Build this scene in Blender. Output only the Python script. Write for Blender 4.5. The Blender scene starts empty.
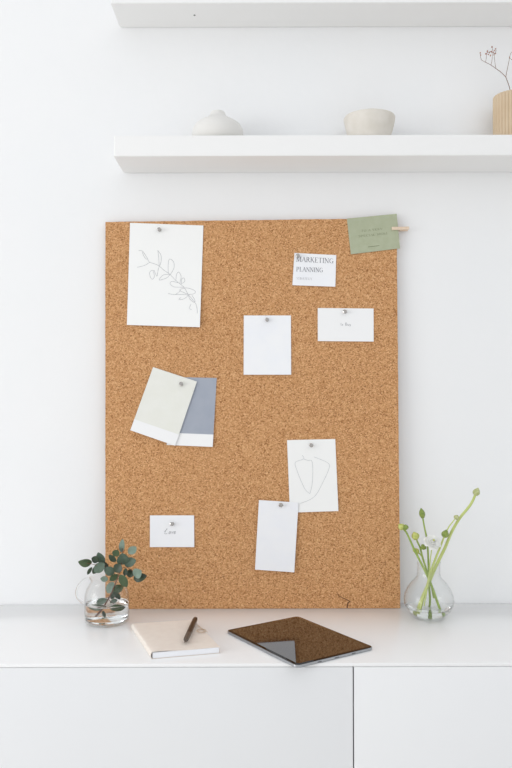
import bpy, bmesh, math, random
from mathutils import Vector, Matrix
random.seed(7)
R = math.radians
COL = bpy.context.scene.collection

# ------------------------------------------------------------------ camera
F, PX, PY = 747.0, 256.0, 400.0          # focal length and principal point of the photograph (35 mm lens)
CAM = Vector((0, -1.915, 1.263))
ROT = Matrix.Rotation(R(90), 3, 'X') @ Matrix.Rotation(R(-0.15), 3, 'Z')
cd = bpy.data.cameras.new('camera'); cam = bpy.data.objects.new('camera', cd); COL.objects.link(cam)
cam.matrix_world = Matrix.Translation(CAM) @ ROT.to_4x4()
cd.sensor_width = 36; cd.lens = F/768*36; cd.shift_y = (PY-384)/768; cd.clip_start = .05
bpy.context.scene.camera = cam
TOP = 0.740                               # height of the worktop surface

def ray(px, py): return (ROT @ Vector(((px-PX)/F, (PY-py)/F, -1))).normalized()
def at(px, py, z_off):                    # point at a distance z_off in front of the wall
    d = ray(px, py); return CAM + d*((-z_off-CAM.y)/d.y)
def on_plane(px, py, p0, n):
    d = ray(px, py); return CAM + d*((p0-CAM).dot(n)/d.dot(n))
def at_h(px, py, h): return on_plane(px, py, Vector((0, 0, h)), Vector((0, 0, 1)))

# ------------------------------------------------------------------ helpers
def tag(o, label=None, cat=None, group=None, kind=None):
    if label: o['label'] = label
    if cat: o['category'] = cat
    if group: o['group'] = group
    if kind: o['kind'] = kind
    return o
def empty(name, loc, label, cat, group=None):
    o = bpy.data.objects.new(name, None); o.empty_display_size = .02; COL.objects.link(o); o.location = loc
    return tag(o, label, cat, group)
def obj(name, bm, mats, parent=None, smooth=True, angle=40):
    bmesh.ops.recalc_face_normals(bm, faces=bm.faces)
    me = bpy.data.meshes.new(name); bm.to_mesh(me); bm.free()
    for m in (mats if isinstance(mats, (list, tuple)) else [mats]): me.materials.append(m)
    if smooth:
        me.shade_smooth()
        try: me.set_sharp_from_angle(angle=R(angle))
        except Exception: pass
    o = bpy.data.objects.new(name, me); COL.objects.link(o)
    if parent:
        o.parent = parent
        if parent.type == 'EMPTY': me.transform(parent_inv(parent))
    return o
def parent_inv(p):                        # meshes are built in world space; move them into the parent's frame
    m = Matrix.LocRotScale(p.location, p.rotation_euler, p.scale)
    return m.inverted()
def box(bm, x0, x1, y0, y1, z0, z1, bev=0, seg=2, m=None):
    r = bmesh.ops.create_cube(bm, size=1)
    for v in r['verts']:
        v.co = Vector(((x0+x1)/2+v.co.x*(x1-x0), (y0+y1)/2+v.co.y*(y1-y0), (z0+z1)/2+v.co.z*(z1-z0)))
    vs = r['verts']
    if bev:
        es = {e for v in vs for e in v.link_edges}
        q = bmesh.ops.bevel(bm, geom=list(es), offset=bev, segments=seg, affect='EDGES', profile=.5)
        vs = q['verts']
    if m is not None:
        for v in {v for v in vs}: v.co = m @ v.co
    return vs
def lathe(bm, prof, c, seg=48, m=None, fn=None):
    c = Vector(c); rings = []
    for r, z in prof:
        if r < 1e-6: rings.append([bm.verts.new((0, 0, z))]); continue
        rings.append([bm.verts.new(((fn(r, a, z) if fn else r)*math.cos(a), (fn(r, a, z) if fn else r)*math.sin(a), z))
                      for a in (2*math.pi*k/seg for k in range(seg))])
    for A, B in zip(rings, rings[1:]):
        for k in range(seg):
            j = (k+1) % seg
            if len(A) == 1 and len(B) == 1: continue
            if len(A) == 1: bm.faces.new((A[0], B[j], B[k]))
            elif len(B) == 1: bm.faces.new((A[k], A[j], B[0]))
            else: bm.faces.new((A[k], A[j], B[j], B[k]))
    for ring in rings:
        for v in ring: v.co = (m @ v.co if m else v.co) + c
def smooth_pts(P, n=6):
    P = [Vector(p) for p in P]; out = []
    for i in range(len(P)-1):
        a, b, c, d = P[max(i-1, 0)], P[i], P[i+1], P[min(i+2, len(P)-1)]
        for k in range(n):
            t = k/n
            out.append(.5*((2*b)+(c-a)*t+(2*a-5*b+4*c-d)*t*t+(3*b-a-3*c+d)*t**3))
    return out+[P[-1]]
def tube(bm, pts, r0, r1=None, seg=10, n=6, closed_ends=True):
    P = smooth_pts(pts, n) if n else [Vector(p) for p in pts]
    r1 = r0 if r1 is None else r1; rings = []; up = None
    for i, p in enumerate(P):
        t = (P[min(i+1, len(P)-1)]-P[max(i-1, 0)]).normalized()
        if up is None: up = t.orthogonal().normalized()
        up = (up-t*up.dot(t)).normalized(); w = t.cross(up)
        r = r0+(r1-r0)*i/(len(P)-1)
        rings.append([bm.verts.new(p+up*(r*math.cos(2*math.pi*k/seg))+w*(r*math.sin(2*math.pi*k/seg))) for k in range(seg)])
    for A, B in zip(rings, rings[1:]):
        for k in range(seg): bm.faces.new((A[k], A[(k+1) % seg], B[(k+1) % seg], B[k]))
    if closed_ends: bm.faces.new(rings[0][::-1]); bm.faces.new(rings[-1])
def ball(bm, c, r, s=(1, 1, 1), u=10, v=7):
    q = bmesh.ops.create_uvsphere(bm, u_segments=u, v_segments=v, radius=r)
    for w in q['verts']: w.co = Vector((w.co.x*s[0], w.co.y*s[1], w.co.z*s[2]))+Vector(c)

# ------------------------------------------------------------------ materials
def srgb(r, g, b):
    f = lambda c: (c/255/12.92 if c/255 <= .04045 else ((c/255+.055)/1.055)**2.4)
    return (f(r), f(g), f(b), 1)
def mat(name, col, rough=.6, metal=0, spec=.5, ior=1.5, noise=None, bump=None, sss=0):
    m = bpy.data.materials.new(name); m.use_nodes = True; nt = m.node_tree; b = nt.nodes['Principled BSDF']
    b.inputs['Base Color'].default_value = col; b.inputs['Roughness'].default_value = rough
    b.inputs['Metallic'].default_value = metal; b.inputs['Specular IOR Level'].default_value = spec; b.inputs['IOR'].default_value = ior
    tc = nt.nodes.new('ShaderNodeTexCoord')
    if noise:                              # (scale, second colour)
        n = nt.nodes.new('ShaderNodeTexNoise'); n.inputs['Scale'].default_value = noise[0]; n.inputs['Detail'].default_value = 6
        nt.links.new(tc.outputs['Object'], n.inputs['Vector'])
        cr = nt.nodes.new('ShaderNodeValToRGB'); cr.color_ramp.elements[0].position = .35; cr.color_ramp.elements[1].position = .65
        cr.color_ramp.elements[0].color = col; cr.color_ramp.elements[1].color = noise[1]
        nt.links.new(n.outputs['Fac'], cr.inputs['Fac']); nt.links.new(cr.outputs['Color'], b.inputs['Base Color'])
    if bump:                               # (scale, strength, distance)
        n = nt.nodes.new('ShaderNodeTexNoise'); n.inputs['Scale'].default_value = bump[0]; n.inputs['Detail'].default_value = 5
        nt.links.new(tc.outputs['Object'], n.inputs['Vector'])
        bp = nt.nodes.new('ShaderNodeBump'); bp.inputs['Strength'].default_value = bump[1]; bp.inputs['Distance'].default_value = bump[2]
        nt.links.new(n.outputs['Fac'], bp.inputs['Height']); nt.links.new(bp.outputs['Normal'], b.inputs['Normal'])
    return m
M = {}
M['wall'] = mat('wall_paint', (.87, .875, .88, 1), .75, spec=.25, noise=(3, (.885, .885, .885, 1)), bump=(55, .25, .002))
M['floor'] = mat('pale_floor', (.72, .70, .67, 1), .4, noise=(4, (.78, .76, .73, 1)))
M['shelf'] = mat('shelf_lacquer', (.87, .865, .855, 1), .4, bump=(200, .03, .0005))
M['gloss'] = mat('worktop_gloss', (.91, .91, .91, 1), .2, ior=1.32, noise=(2, (.92, .92, .92, 1)))
M['door'] = mat('door_lacquer', (.83, .835, .845, 1), .3, noise=(2, (.84, .845, .85, 1)))
M['carcass'] = mat('carcass_white', (.62, .62, .62, 1), .6, bump=(80, .05, .0005))
M['paper'] = mat('white_paper', (.90, .90, .90, 1), .8, spec=.2, bump=(250, .05, .0003))
M['paper_cool'] = mat('cool_white_paper', (.90, .905, .92, 1), .7, spec=.2, noise=(25, (.88, .89, .92, 1)))
M['paper_warm'] = mat('watercolour_paper', (.91, .91, .895, 1), .85, spec=.2, bump=(400, .2, .0004))
M['cream'] = mat('cream_swatch', (.80, .80, .735, 1), .6, noise=(30, (.82, .82, .765, 1)))
M['grey'] = mat('blue_grey_swatch', srgb(158, 165, 178), .55, noise=(30, srgb(164, 170, 182)))
M['sage'] = mat('sage_card', srgb(171, 177, 149), .7, noise=(60, srgb(176, 182, 155)))
M['ink'] = mat('grey_ink', (.20, .20, .23, 1), .8, noise=(300, (.26, .26, .29, 1)))
M['pencil'] = mat('pencil_line', (.36, .36, .38, 1), .8, noise=(300, (.5, .5, .52, 1)))
M['pencil_light'] = mat('faint_pencil', (.52, .53, .54, 1), .8, noise=(300, (.62, .63, .64, 1)))
M['ink_green'] = mat('dark_green_ink', srgb(110, 118, 92), .8, noise=(300, srgb(122, 130, 104)))
M['steel'] = mat('pin_steel', (.44, .42, .40, 1), .13, 1, bump=(300, .05, .0002))
M['peg'] = mat('peg_wood', srgb(232, 212, 190), .6, noise=(120, srgb(222, 198, 174)))
M['ceramic'] = mat('chalk_ceramic', (.78, .765, .735, 1), .75, spec=.2, bump=(90, .15, .001))
M['clay'] = mat('beige_clay', (.70, .66, .59, 1), .8, spec=.2, noise=(35, (.76, .72, .66, 1)), bump=(70, .3, .002))
M['reed'] = mat('fluted_beige', srgb(204, 182, 152), .65, noise=(20, srgb(210, 190, 162)))
M['twig'] = mat('dry_twig', srgb(136, 104, 90), .8, noise=(150, srgb(120, 88, 76)))
M['berry'] = mat('dry_berry', srgb(168, 112, 90), .7, noise=(200, srgb(150, 92, 72)))
M['stemw'] = mat('eucalyptus_stem', srgb(96, 62, 48), .6, noise=(80, srgb(118, 84, 62)))
M['leaf_pale'] = mat('leaf_pale', srgb(134, 152, 138), .5, noise=(90, srgb(116, 136, 120)))
M['leaf_teal'] = mat('leaf_teal', srgb(90, 108, 92), .45, noise=(90, srgb(76, 96, 78)))
M['leaf_green'] = mat('leaf_green', srgb(78, 96, 62), .45, noise=(90, srgb(66, 86, 56)))
M['leaf_dark'] = mat('leaf_dark', srgb(44, 58, 42), .4, noise=(90, srgb(56, 72, 50)))
M['fstem'] = mat('flower_stem', srgb(184, 198, 112), .45, noise=(40, srgb(200, 210, 136)))
M['fstem_dark'] = mat('flower_stem_dark', srgb(140, 166, 76), .45, noise=(40, srgb(164, 184, 98)))
M['bud'] = mat('green_bud', srgb(146, 160, 78), .5, noise=(200, srgb(112, 136, 58)))
M['bud_yellow'] = mat('yellow_green_bud', srgb(206, 208, 124), .5, noise=(200, srgb(172, 184, 92)))
M['bud_pale'] = mat('pale_bud', srgb(196, 200, 150), .5, noise=(200, srgb(168, 176, 112)))
M['petal'] = mat('white_petal', (.88, .88, .83, 1), .6, noise=(90, (.9, .9, .86, 1)))
M['cover'] = mat('notebook_cover', srgb(238, 228, 218), .6, noise=(60, srgb(241, 232, 222)), bump=(300, .1, .0003))
M['pages'] = mat('notebook_pages', (.92, .93, .96, 1), .8)
M['gold'] = mat('faint_gold', srgb(196, 172, 138), .4, .3, noise=(200, srgb(206, 184, 150)))
M['pen'] = mat('pen_black', srgb(44, 34, 30), .3, noise=(60, srgb(52, 40, 34)))
M['pen_grip'] = mat('pen_grey_grip', srgb(98, 90, 82), .4, .4, noise=(60, srgb(108, 100, 92)))
M['alu'] = mat('tablet_aluminium', (.40, .41, .43, 1), .35, .8, noise=(50, (.42, .43, .45, 1)))
M['screen'] = mat('dark_screen', (.013, .007, .004, 1), .04, ior=2.1)
M['bezel'] = mat('black_bezel', (.006, .005, .005, 1), .04, ior=1.32)
M['port'] = mat('dark_port', (.05, .05, .055, 1), .5)
M['crack'] = mat('dark_cork_crack', srgb(96, 62, 40), .9, noise=(200, srgb(120, 82, 54)))
M['window_frame'] = mat('window_frame_white', (.8, .8, .8, 1), .4)
for k in ('pages', 'screen', 'bezel', 'port', 'window_frame'):    # a touch of procedural variation in the gloss
    nt = M[k].node_tree; b = nt.nodes['Principled BSDF']; n = nt.nodes.new('ShaderNodeTexNoise'); n.inputs['Scale'].default_value = 30
    mr = nt.nodes.new('ShaderNodeMapRange'); r_ = b.inputs['Roughness'].default_value
    mr.inputs['To Min'].default_value = r_*.85; mr.inputs['To Max'].default_value = r_*1.15
    nt.links.new(n.outputs['Fac'], mr.inputs['Value']); nt.links.new(mr.outputs['Result'], b.inputs['Roughness'])

def petal_mat():
    m = bpy.data.materials.new('white_petal_thin'); m.use_nodes = True; nt = m.node_tree; N = nt.nodes.new; L = nt.links.new
    nt.nodes.remove(nt.nodes['Principled BSDF']); d = N('ShaderNodeBsdfDiffuse'); t = N('ShaderNodeBsdfTranslucent'); x = N('ShaderNodeMixShader')
    n = N('ShaderNodeTexNoise'); n.inputs['Scale'].default_value = 60; cr = N('ShaderNodeValToRGB')
    cr.color_ramp.elements[0].color = (.96, .96, .92, 1); cr.color_ramp.elements[1].color = (.97, .97, .95, 1)
    L(n.outputs['Fac'], cr.inputs[0]); L(cr.outputs[0], d.inputs[0]); L(cr.outputs[0], t.inputs[0]); x.inputs[0].default_value = .2
    L(d.outputs[0], x.inputs[1]); L(t.outputs[0], x.inputs[2]); L(x.outputs[0], nt.nodes['Material Output'].inputs[0]); return m
M['petal'] = petal_mat()
def cork_mat():
    m = bpy.data.materials.new('cork'); m.use_nodes = True; nt = m.node_tree; N = nt.nodes.new; L = nt.links.new
    b = nt.nodes['Principled BSDF']; b.inputs['Roughness'].default_value = .88; b.inputs['Specular IOR Level'].default_value = .2
    tc = N('ShaderNodeTexCoord')
    v = N('ShaderNodeTexVoronoi'); v.inputs['Scale'].default_value = 400; v.inputs['Randomness'].default_value = 1
    dn = N('ShaderNodeTexNoise'); dn.inputs['Scale'].default_value = 120
    ad = N('ShaderNodeVectorMath'); ad.operation = 'MULTIPLY_ADD'; ad.inputs[1].default_value = (.003, .003, .003)
    L(tc.outputs['Object'], dn.inputs['Vector']); L(dn.outputs['Color'], ad.inputs[0]); L(tc.outputs['Object'], ad.inputs[2])
    L(ad.outputs[0], v.inputs['Vector'])
    sp = N('ShaderNodeSeparateColor'); L(v.outputs['Color'], sp.inputs[0])
    cr = N('ShaderNodeValToRGB'); e = cr.color_ramp.elements
    e[0].position = 0; e[0].color = srgb(150, 102, 62); e[1].position = 1; e[1].color = srgb(226, 180, 134)
    for p, c in ((.1, (176, 126, 82)), (.35, (196, 146, 99)), (.65, (206, 156, 109)), (.88, (214, 166, 119))):
        q = e.new(p); q.color = srgb(*c)
    L(sp.outputs[0], cr.inputs['Fac'])
    # finer grain, dark specks and a slow drift of tone
    n2 = N('ShaderNodeTexNoise'); n2.inputs['Scale'].default_value = 420; n2.inputs['Detail'].default_value = 3
    L(tc.outputs['Object'], n2.inputs['Vector'])
    m1 = N('ShaderNodeMix'); m1.data_type = 'RGBA'; m1.blend_type = 'OVERLAY'; m1.inputs[0].default_value = .16
    r2 = N('ShaderNodeMapRange'); r2.inputs['From Min'].default_value = .3; r2.inputs['From Max'].default_value = .7
    L(n2.outputs['Fac'], r2.inputs['Value'])
    L(cr.outputs['Color'], m1.inputs[6]); L(r2.outputs['Result'], m1.inputs[7])
    v2 = N('ShaderNodeTexVoronoi'); v2.inputs['Scale'].default_value = 75; L(ad.outputs[0], v2.inputs['Vector'])
    s2 = N('ShaderNodeSeparateColor'); L(v2.outputs['Color'], s2.inputs[0])
    lt = N('ShaderNodeMath'); lt.operation = 'LESS_THAN'; lt.inputs[1].default_value = .06; L(s2.outputs[1], lt.inputs[0])
    ds = N('ShaderNodeMath'); ds.operation = 'LESS_THAN'; ds.inputs[1].default_value = .17; L(v2.outputs['Distance'], ds.inputs[0])
    mu = N('ShaderNodeMath'); mu.operation = 'MULTIPLY'; L(lt.outputs[0], mu.inputs[0]); L(ds.outputs[0], mu.inputs[1])
    m2 = N('ShaderNodeMix'); m2.data_type = 'RGBA'; m2.inputs[7].default_value = srgb(104, 66, 40)
    mm = N('ShaderNodeMath'); mm.operation = 'MULTIPLY'; mm.inputs[1].default_value = .5; L(mu.outputs[0], mm.inputs[0]); L(mm.outputs[0], m2.inputs[0])
    L(m1.outputs[2], m2.inputs[6]); L(m2.outputs[2], b.inputs['Base Color'])
    bp = N('ShaderNodeBump'); bp.inputs['Strength'].default_value = .5; bp.inputs['Distance'].default_value = .0012
    L(sp.outputs[0], bp.inputs['Height']); L(bp.outputs['Normal'], b.inputs['Normal'])
    return m
M['cork'] = cork_mat()

def thin_glass():
    m = bpy.data.materials.new('thin_clear_glass'); m.use_nodes = True; nt = m.node_tree; N = nt.nodes.new; L = nt.links.new
    nt.nodes.remove(nt.nodes['Principled BSDF']); out = nt.nodes['Material Output']
    tr = N('ShaderNodeBsdfTransparent'); tr.inputs[0].default_value = (.992, .995, .994, 1)
    gl = N('ShaderNodeBsdfGlossy'); gl.inputs['Roughness'].default_value = .02
    fr = N('ShaderNodeFresnel'); ge = N('ShaderNodeNewGeometry'); mr = N('ShaderNodeMapRange')
    mr.inputs['To Min'].default_value = 1.38; mr.inputs['To Max'].default_value = 1/1.38   # same thin-sheet reflectance from both sides
    L(ge.outputs['Backfacing'], mr.inputs['Value']); L(mr.outputs['Result'], fr.inputs[0])
    bp = N('ShaderNodeBump'); bp.inputs['Strength'].default_value = .15; bp.inputs['Distance'].default_value = .004
    n = N('ShaderNodeTexNoise'); n.inputs['Scale'].default_value = 22; L(n.outputs['Fac'], bp.inputs['Height'])
    L(bp.outputs['Normal'], gl.inputs['Normal'])
    mx = N('ShaderNodeMixShader'); L(fr.outputs[0], mx.inputs[0]); L(tr.outputs[0], mx.inputs[1]); L(gl.outputs[0], mx.inputs[2])
    L(mx.outputs[0], out.inputs[0]); return m
M['glass'] = thin_glass()
def glassy(name, ior, col):
    m = bpy.data.materials.new(name); m.use_nodes = True; nt = m.node_tree; N = nt.nodes.new; L = nt.links.new
    nt.nodes.remove(nt.nodes['Principled BSDF']); out = nt.nodes['Material Output']
    g = N('ShaderNodeBsdfGlass'); g.inputs['IOR'].default_value = ior; g.inputs['Roughness'].default_value = 0; g.inputs[0].default_value = col
    n = N('ShaderNodeTexNoise'); n.inputs['Scale'].default_value = 20
    bp = N('ShaderNodeBump'); bp.inputs['Strength'].default_value = .06; bp.inputs['Distance'].default_value = .002
    L(n.outputs['Fac'], bp.inputs['Height']); L(bp.outputs['Normal'], g.inputs['Normal'])
    L(g.outputs[0], out.inputs[0]); return m
M['water'] = glassy('clear_water', 1.33, (.99, .995, .995, 1))
M['rod_glass'] = glassy('solid_clear_glass', 1.45, (.98, .985, .985, 1))

# ------------------------------------------------------------------ the setting
def struct(name, bm, m, smooth=False): return tag(obj(name, bm, m, smooth=smooth), kind='structure')
bm = bmesh.new(); box(bm, -3.6, 3.2, 0, .12, 0, 2.7); struct('wall_back', bm, M['wall'])
bm = bmesh.new(); box(bm, -3.6, 3.2, -4.4, .0, -.1, 0); struct('floor', bm, M['floor'])
# left wall with a wide window that lights the room
WY0, WY1, WZ0, WZ1 = -3.9, -1.1, .6, 2.5; WX = -3.6
bm = bmesh.new(); box(bm, 3.2, 3.3, -4.4, .12, 0, 2.7); struct('wall_right', bm, M['wall'])
bm = bmesh.new()
box(bm, WX-.12, WX, -4.4, WY0, 0, 2.7); box(bm, WX-.12, WX, WY1, .12, 0, 2.7)
box(bm, WX-.12, WX, WY0, WY1, 0, WZ0); box(bm, WX-.12, WX, WY0, WY1, WZ1, 2.7)
struct('wall_left', bm, M['wall'])
bm = bmesh.new(); t = .05
for a in (WY0, (WY0+WY1)/2-t/2, WY1-t): box(bm, WX-.09, WX-.03, a, a+t, WZ0, WZ1, .004)
for a in (WZ0, WZ1-t): box(bm, WX-.09, WX-.03, WY0+t, (WY0+WY1)/2-t/2, a, a+t, .004); box(bm, WX-.09, WX-.03, (WY0+WY1)/2+t/2, WY1-t, a, a+t, .004)
struct('window_1', bm, M['window_frame'])

# ------------------------------------------------------------------ cabinets and worktop
DEPTH = .432
def cabinet(x0, x1, label):
    e = empty('cabinet', ((x0+x1)/2, -DEPTH/2, 0), label, 'cabinet', 'white cabinets under the worktop')
    bm = bmesh.new(); t = .018; y0, y1, z0, z1 = -DEPTH+.021, -.004, .06, TOP-.0075
    box(bm, x0, x0+t, y0, y1, z0, z1, .0005, 1); box(bm, x1-t, x1, y0, y1, z0, z1, .0005, 1)
    box(bm, x0+t, x1-t, y0, y1, z0, z0+t); box(bm, x0+t, x1-t, y0, y1, z1-t, z1); box(bm, x0+t, x1-t, y1-.006, y1, z0+t, z1-t)
    box(bm, x0+t, x1-t, y0, y1-.01, .38, .396)
    obj('body', bm, M['carcass'], e, smooth=False)
    bm = bmesh.new(); box(bm, x0+.01, x1-.01, y0+.04, y1, 0, .06, .001, 1); obj('plinth', bm, M['carcass'], e, smooth=False)
    bm = bmesh.new(); box(bm, x0+.0012, x1-.0012, -DEPTH, -DEPTH+.018, .055, TOP-.0078, .0012, 2); obj('door', bm, M['door'], e)
XG = at(353.5, 700, DEPTH).x
cabinet(XG-1.2, XG, 'white glossy cabinet with a wide flat door, below the notebook and tablet')
cabinet(XG, XG+.9, 'white glossy cabinet with a flat door, below the round flower vase')
bm = bmesh.new(); box(bm, XG-1.2, XG+.9, -DEPTH, -.002, TOP-.007, TOP, .0012, 2)
tag(obj('worktop', bm, M['gloss']), 'long glossy white worktop lying across the cabinets against the wall', 'worktop')

# ------------------------------------------------------------------ shelves
def shelf(x0, x1, depth, z0, z1, label):
    bm = bmesh.new(); r = .012
    def outline(z): # plan outline with rounded front corners and slightly rounded back corner
        pts = []
        for cx, cy, a0 in ((x0+.004, -depth+.004, 180), (x1-.004, -depth+.004, 270)):
            for k in range(5): a = R(a0+90*k/4); pts.append((cx+.004*math.cos(a), cy+.004*math.sin(a), z))
        pts += [(x1, -.0005, z), (x0+r, -.0005, z)]
        for k in range(1, 5): a = R(90+90*k/4); pts.append((x0+r+r*math.cos(a), -.0005-r+r*math.sin(a), z))
        return pts
    A = [bm.verts.new(p) for p in outline(z0)]; B = [bm.verts.new(p) for p in outline(z1)]
    n = len(A)
    for k in range(n): bm.faces.new((A[k], A[(k+1) % n], B[(k+1) % n], B[k]))
    f0 = bm.faces.new(A[::-1]); f1 = bm.faces.new(B)
    bmesh.ops.bevel(bm, geom=list(f0.edges)+list(f1.edges), offset=.0012, segments=2, affect='EDGES')
    e = tag(obj('wall_shelf', bm, M['shelf']), label, 'shelf')
    return e
LD, UD = .133, .118
p = at(113.6, 135.6, LD); q = at(113.6, 156.3, LD); SH = p.z
lower = shelf(p.x, 1.3, LD, q.z, p.z, 'lower thick white floating wall shelf with the bowl and vases on it')
q = at(110.8, 3.4, UD)
upper = shelf(q.x, 1.3, UD, q.z, q.z+.049, 'upper thick white floating wall shelf, only its underside in view at the top')
bm = bmesh.new(); s = on_plane(194.5, 15.2, q, Vector((0, 0, 1)))
lathe(bm, [(0, -.0007), (.0022, -.0007), (.0027, 0), (0, 0)], (s.x, s.y, q.z), 16)
obj('screw_hole', bm, M['port'], upper)['label'] = 'small dark screw hole in the underside'

# ------------------------------------------------------------------ cork board leaning on the wall
BT, BB = .0160, .0440                      # front face distance from the wall, top and bottom
TH = .008
pb = at(256, 608.6, BB); pb = Vector((0, -BB, TOP+.0002))
pt = at(256, 220.2, BT)
ax_u = Vector((0, (-BT)-(-BB), pt.z-pb.z)).normalized()       # up along the board
BN = Vector((0, -ax_u.z, ax_u.y)); BN.normalize()             # out of the board towards the room
BN = BN if BN.y < 0 else -BN
BO = Vector((0, -BB, TOP+.0004))
def bp(px, py, off=0):                     # a point on the board's face
    return on_plane(px, py, BO, BN)+BN*off
c = [bp(105.3, 608.9), bp(400.3, 608.0), bp(396.6, 218.2), bp(105.3, 222.0)]
c[0].z = c[1].z = TOP+.0004; c[0].y = c[1].y = BO.y
bm = bmesh.new(); nx, nz = 40, 54; rnd = random.Random(3)
def board_pt(s, t, back):
    P = (c[0]*(1-s)+c[1]*s)*(1-t)+(c[3]*(1-s)+c[2]*s)*t
    if 0 < t: 
        if s in (0, 1): P = P+Vector((rnd.uniform(-.0004, .0004), 0, 0))
        if t == 1: P = P+ax_u*rnd.uniform(-.0004, .0004)
    return P-BN*(TH if back else 0)
G = {}
for bk in (0, 1):
    for i in range(nx+1):
        for j in range(nz+1):
            if bk and not (i in (0, nx) or j in (0, nz)): continue
            G[bk, i, j] = bm.verts.new(board_pt(i/nx, j/nz, bk))
for i in range(nx):
    for j in range(nz): bm.faces.new((G[0, i, j], G[0, i+1, j], G[0, i+1, j+1], G[0, i, j+1]))
for i in range(nx):
    for j in (0, nz): bm.faces.new((G[0, i, j], G[0, i+1, j], G[1, i+1, j], G[1, i, j]))
for j in range(nz):
    for i in (0, nx): bm.faces.new((G[0, i, j], G[0, i, j+1], G[1, i, j+1], G[1, i, j]))
rim = [G[1, i, 0] for i in range(nx+1)]+[G[1, nx, j] for j in range(1, nz+1)]+[G[1, i, nz] for i in range(nx-1, -1, -1)]+[G[1, 0, j] for j in range(nz-1, 0, -1)]
bm.faces.new(rim)
board = tag(obj('cork_board', bm, M['cork'], smooth=False), 'large tan cork board standing on the white worktop and leaning on the wall', 'cork board')
# crack at the lower edge
def ribbon(bm, pts, w, fn):               # a flat line of width w through 2-D points, mapped by fn
    P = [Vector(p) for p in pts]; L_, R_ = [], []
    for i, p in enumerate(P):
        d = (P[min(i+1, len(P)-1)]-P[max(i-1, 0)]); d = d.normalized() if d.length else Vector((1, 0))
        n = Vector((-d.y, d.x)); ww = w if not isinstance(w, (list, tuple)) else w[i]
        L_.append(bm.verts.new(fn(p+n*ww/2))); R_.append(bm.verts.new(fn(p-n*ww/2)))
    for i in range(len(P)-1):
        if (P[i+1]-P[i]).length > 1e-6: bm.faces.new((L_[i], L_[i+1], R_[i+1], R_[i]))
bm = bmesh.new(); ribbon(bm, [(336.5, 592.5), (339, 596), (342.5, 597.8), (345.5, 599), (348.5, 600.5), (349.6, 601.9), (348, 602.8), (347.4, 605.5), (347.2, 608), ],
                         [.3, .7, .8, .9, .9, 1.4, 1.3, 1.4, 1.2], lambda v: bp(v.x, v.y, .0003))
ribbon(bm, [(349.4, 601.6), (351, 601.8)], [.8, .3], lambda v: bp(v.x, v.y, .0003))
obj('crack', bm, M['crack'], board)['label'] = 'dark jagged crack at the lower edge'

# ------------------------------------------------------------------ cards
class Card:
    def __init__(s, q, off, curl, m, label, cat, name, group=None, tc=.1):
        s.q = q; s.off = off; s.curl = curl; s.tc = tc
        s.B = [on_plane(x, y, BO, BN) for x, y in q]
        bm = bmesh.new(); n = 10; T = .00035; V = {}
        for b in (0, 1):
            for i in range(n+1):
                for j in range(n+1):
                    V[b, i, j] = bm.verts.new(s.P(i/n, j/n, -T*b))
        for i in range(n):
            for j in range(n):
                bm.faces.new((V[0, i, j], V[0, i+1, j], V[0, i+1, j+1], V[0, i, j+1]))
                bm.faces.new((V[1, i, j], V[1, i, j+1], V[1, i+1, j+1], V[1, i+1, j]))
            for j in (0, n):
                bm.faces.new((V[0, i, j], V[1, i, j], V[1, i+1, j], V[0, i+1, j]))
                bm.faces.new((V[0, j, i], V[0, j, i+1], V[1, j, i+1], V[1, j, i]))
        s.o = tag(obj(name, bm, m), label, cat, group)
    def P(s, u, t, d=0):                  # u across, t down
        a, b, c_, e = s.B
        p = (a*(1-u)+b*u)*(1-t)+(e*(1-u)+c_*u)*t
        l, r = s.curl
        return p+BN*(s.off+d+(max(t-s.tc, 0)**2)*(l*(1-u)+r*u)+.0008*abs(u-.5))
    def inv(s, x, y):
        (x0, y0), (x1, y1), _, (x3, y3) = s.q
        a, b, c_, d = x1-x0, x3-x0, y1-y0, y3-y0; D = a*d-b*c_; X, Y = x-x0, y-y0
        return ((X*d-b*Y)/D, (a*Y-X*c_)/D)
    def F(s, v): u, t = s.inv(v[0], v[1]); return s.P(u, t, .00025)

cards = 'papers and cards pinned to the cork board'
sketch = Card([(130.1, 222.9), (203.4, 225.6), (200.1, 327.6), (127.1, 325.1)], .001, (.003, .008), M['paper_warm'],
              'largest white sheet with a pencil leaf branch, at the top left of the cork board', 'drawing', 'pencil_drawing')
market = Card([(294.4, 253), (336.2, 255.2), (335.2, 287), (292.3, 285.4)], .001, (.002, .003), M['paper_cool'],
              'small white card printed MARKETING PLANNING, pinned at its corner', 'card', 'printed_card')
blank = Card([(243.8, 315.5), (290.9, 315.5), (291.1, 374.8), (243.6, 374.8)], .001, (.002, .003), M['paper_cool'],
             'blank white upright paper pinned in the middle of the cork board', 'paper', 'blank_paper')
buy = Card([(317.7, 308.1), (373.5, 308.6), (373.5, 341.7), (317.7, 341.2)], .001, (.002, .002), M['paper'],
           'white landscape card with tiny words, right of the blank middle paper', 'card', 'printed_card')
sw_grey = Card([(170.7, 377), (216.7, 378), (212.8, 446.9), (166.8, 444.9)], .0009, (.002, .005), M['paper'],
               'blue grey colour swatch with white strip, half behind the cream swatch', 'colour swatch', 'colour_swatch')
sw_cream = Card([(153.3, 367.2), (197.1, 381.6), (175.4, 445.7), (130.7, 430.2)], .0040, (.003, .003), M['paper'],
                'tilted cream colour swatch with white strip, in front of the blue grey swatch', 'colour swatch', 'colour_swatch')
draw = Card([(287, 440.1), (335.2, 439), (338.2, 510.8), (289.9, 512.6)], .0009, (.001, .005), M['paper_warm'],
            'white upright sheet with two faint outlined shapes, above the lowest blank paper', 'drawing', 'pencil_drawing')
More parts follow.
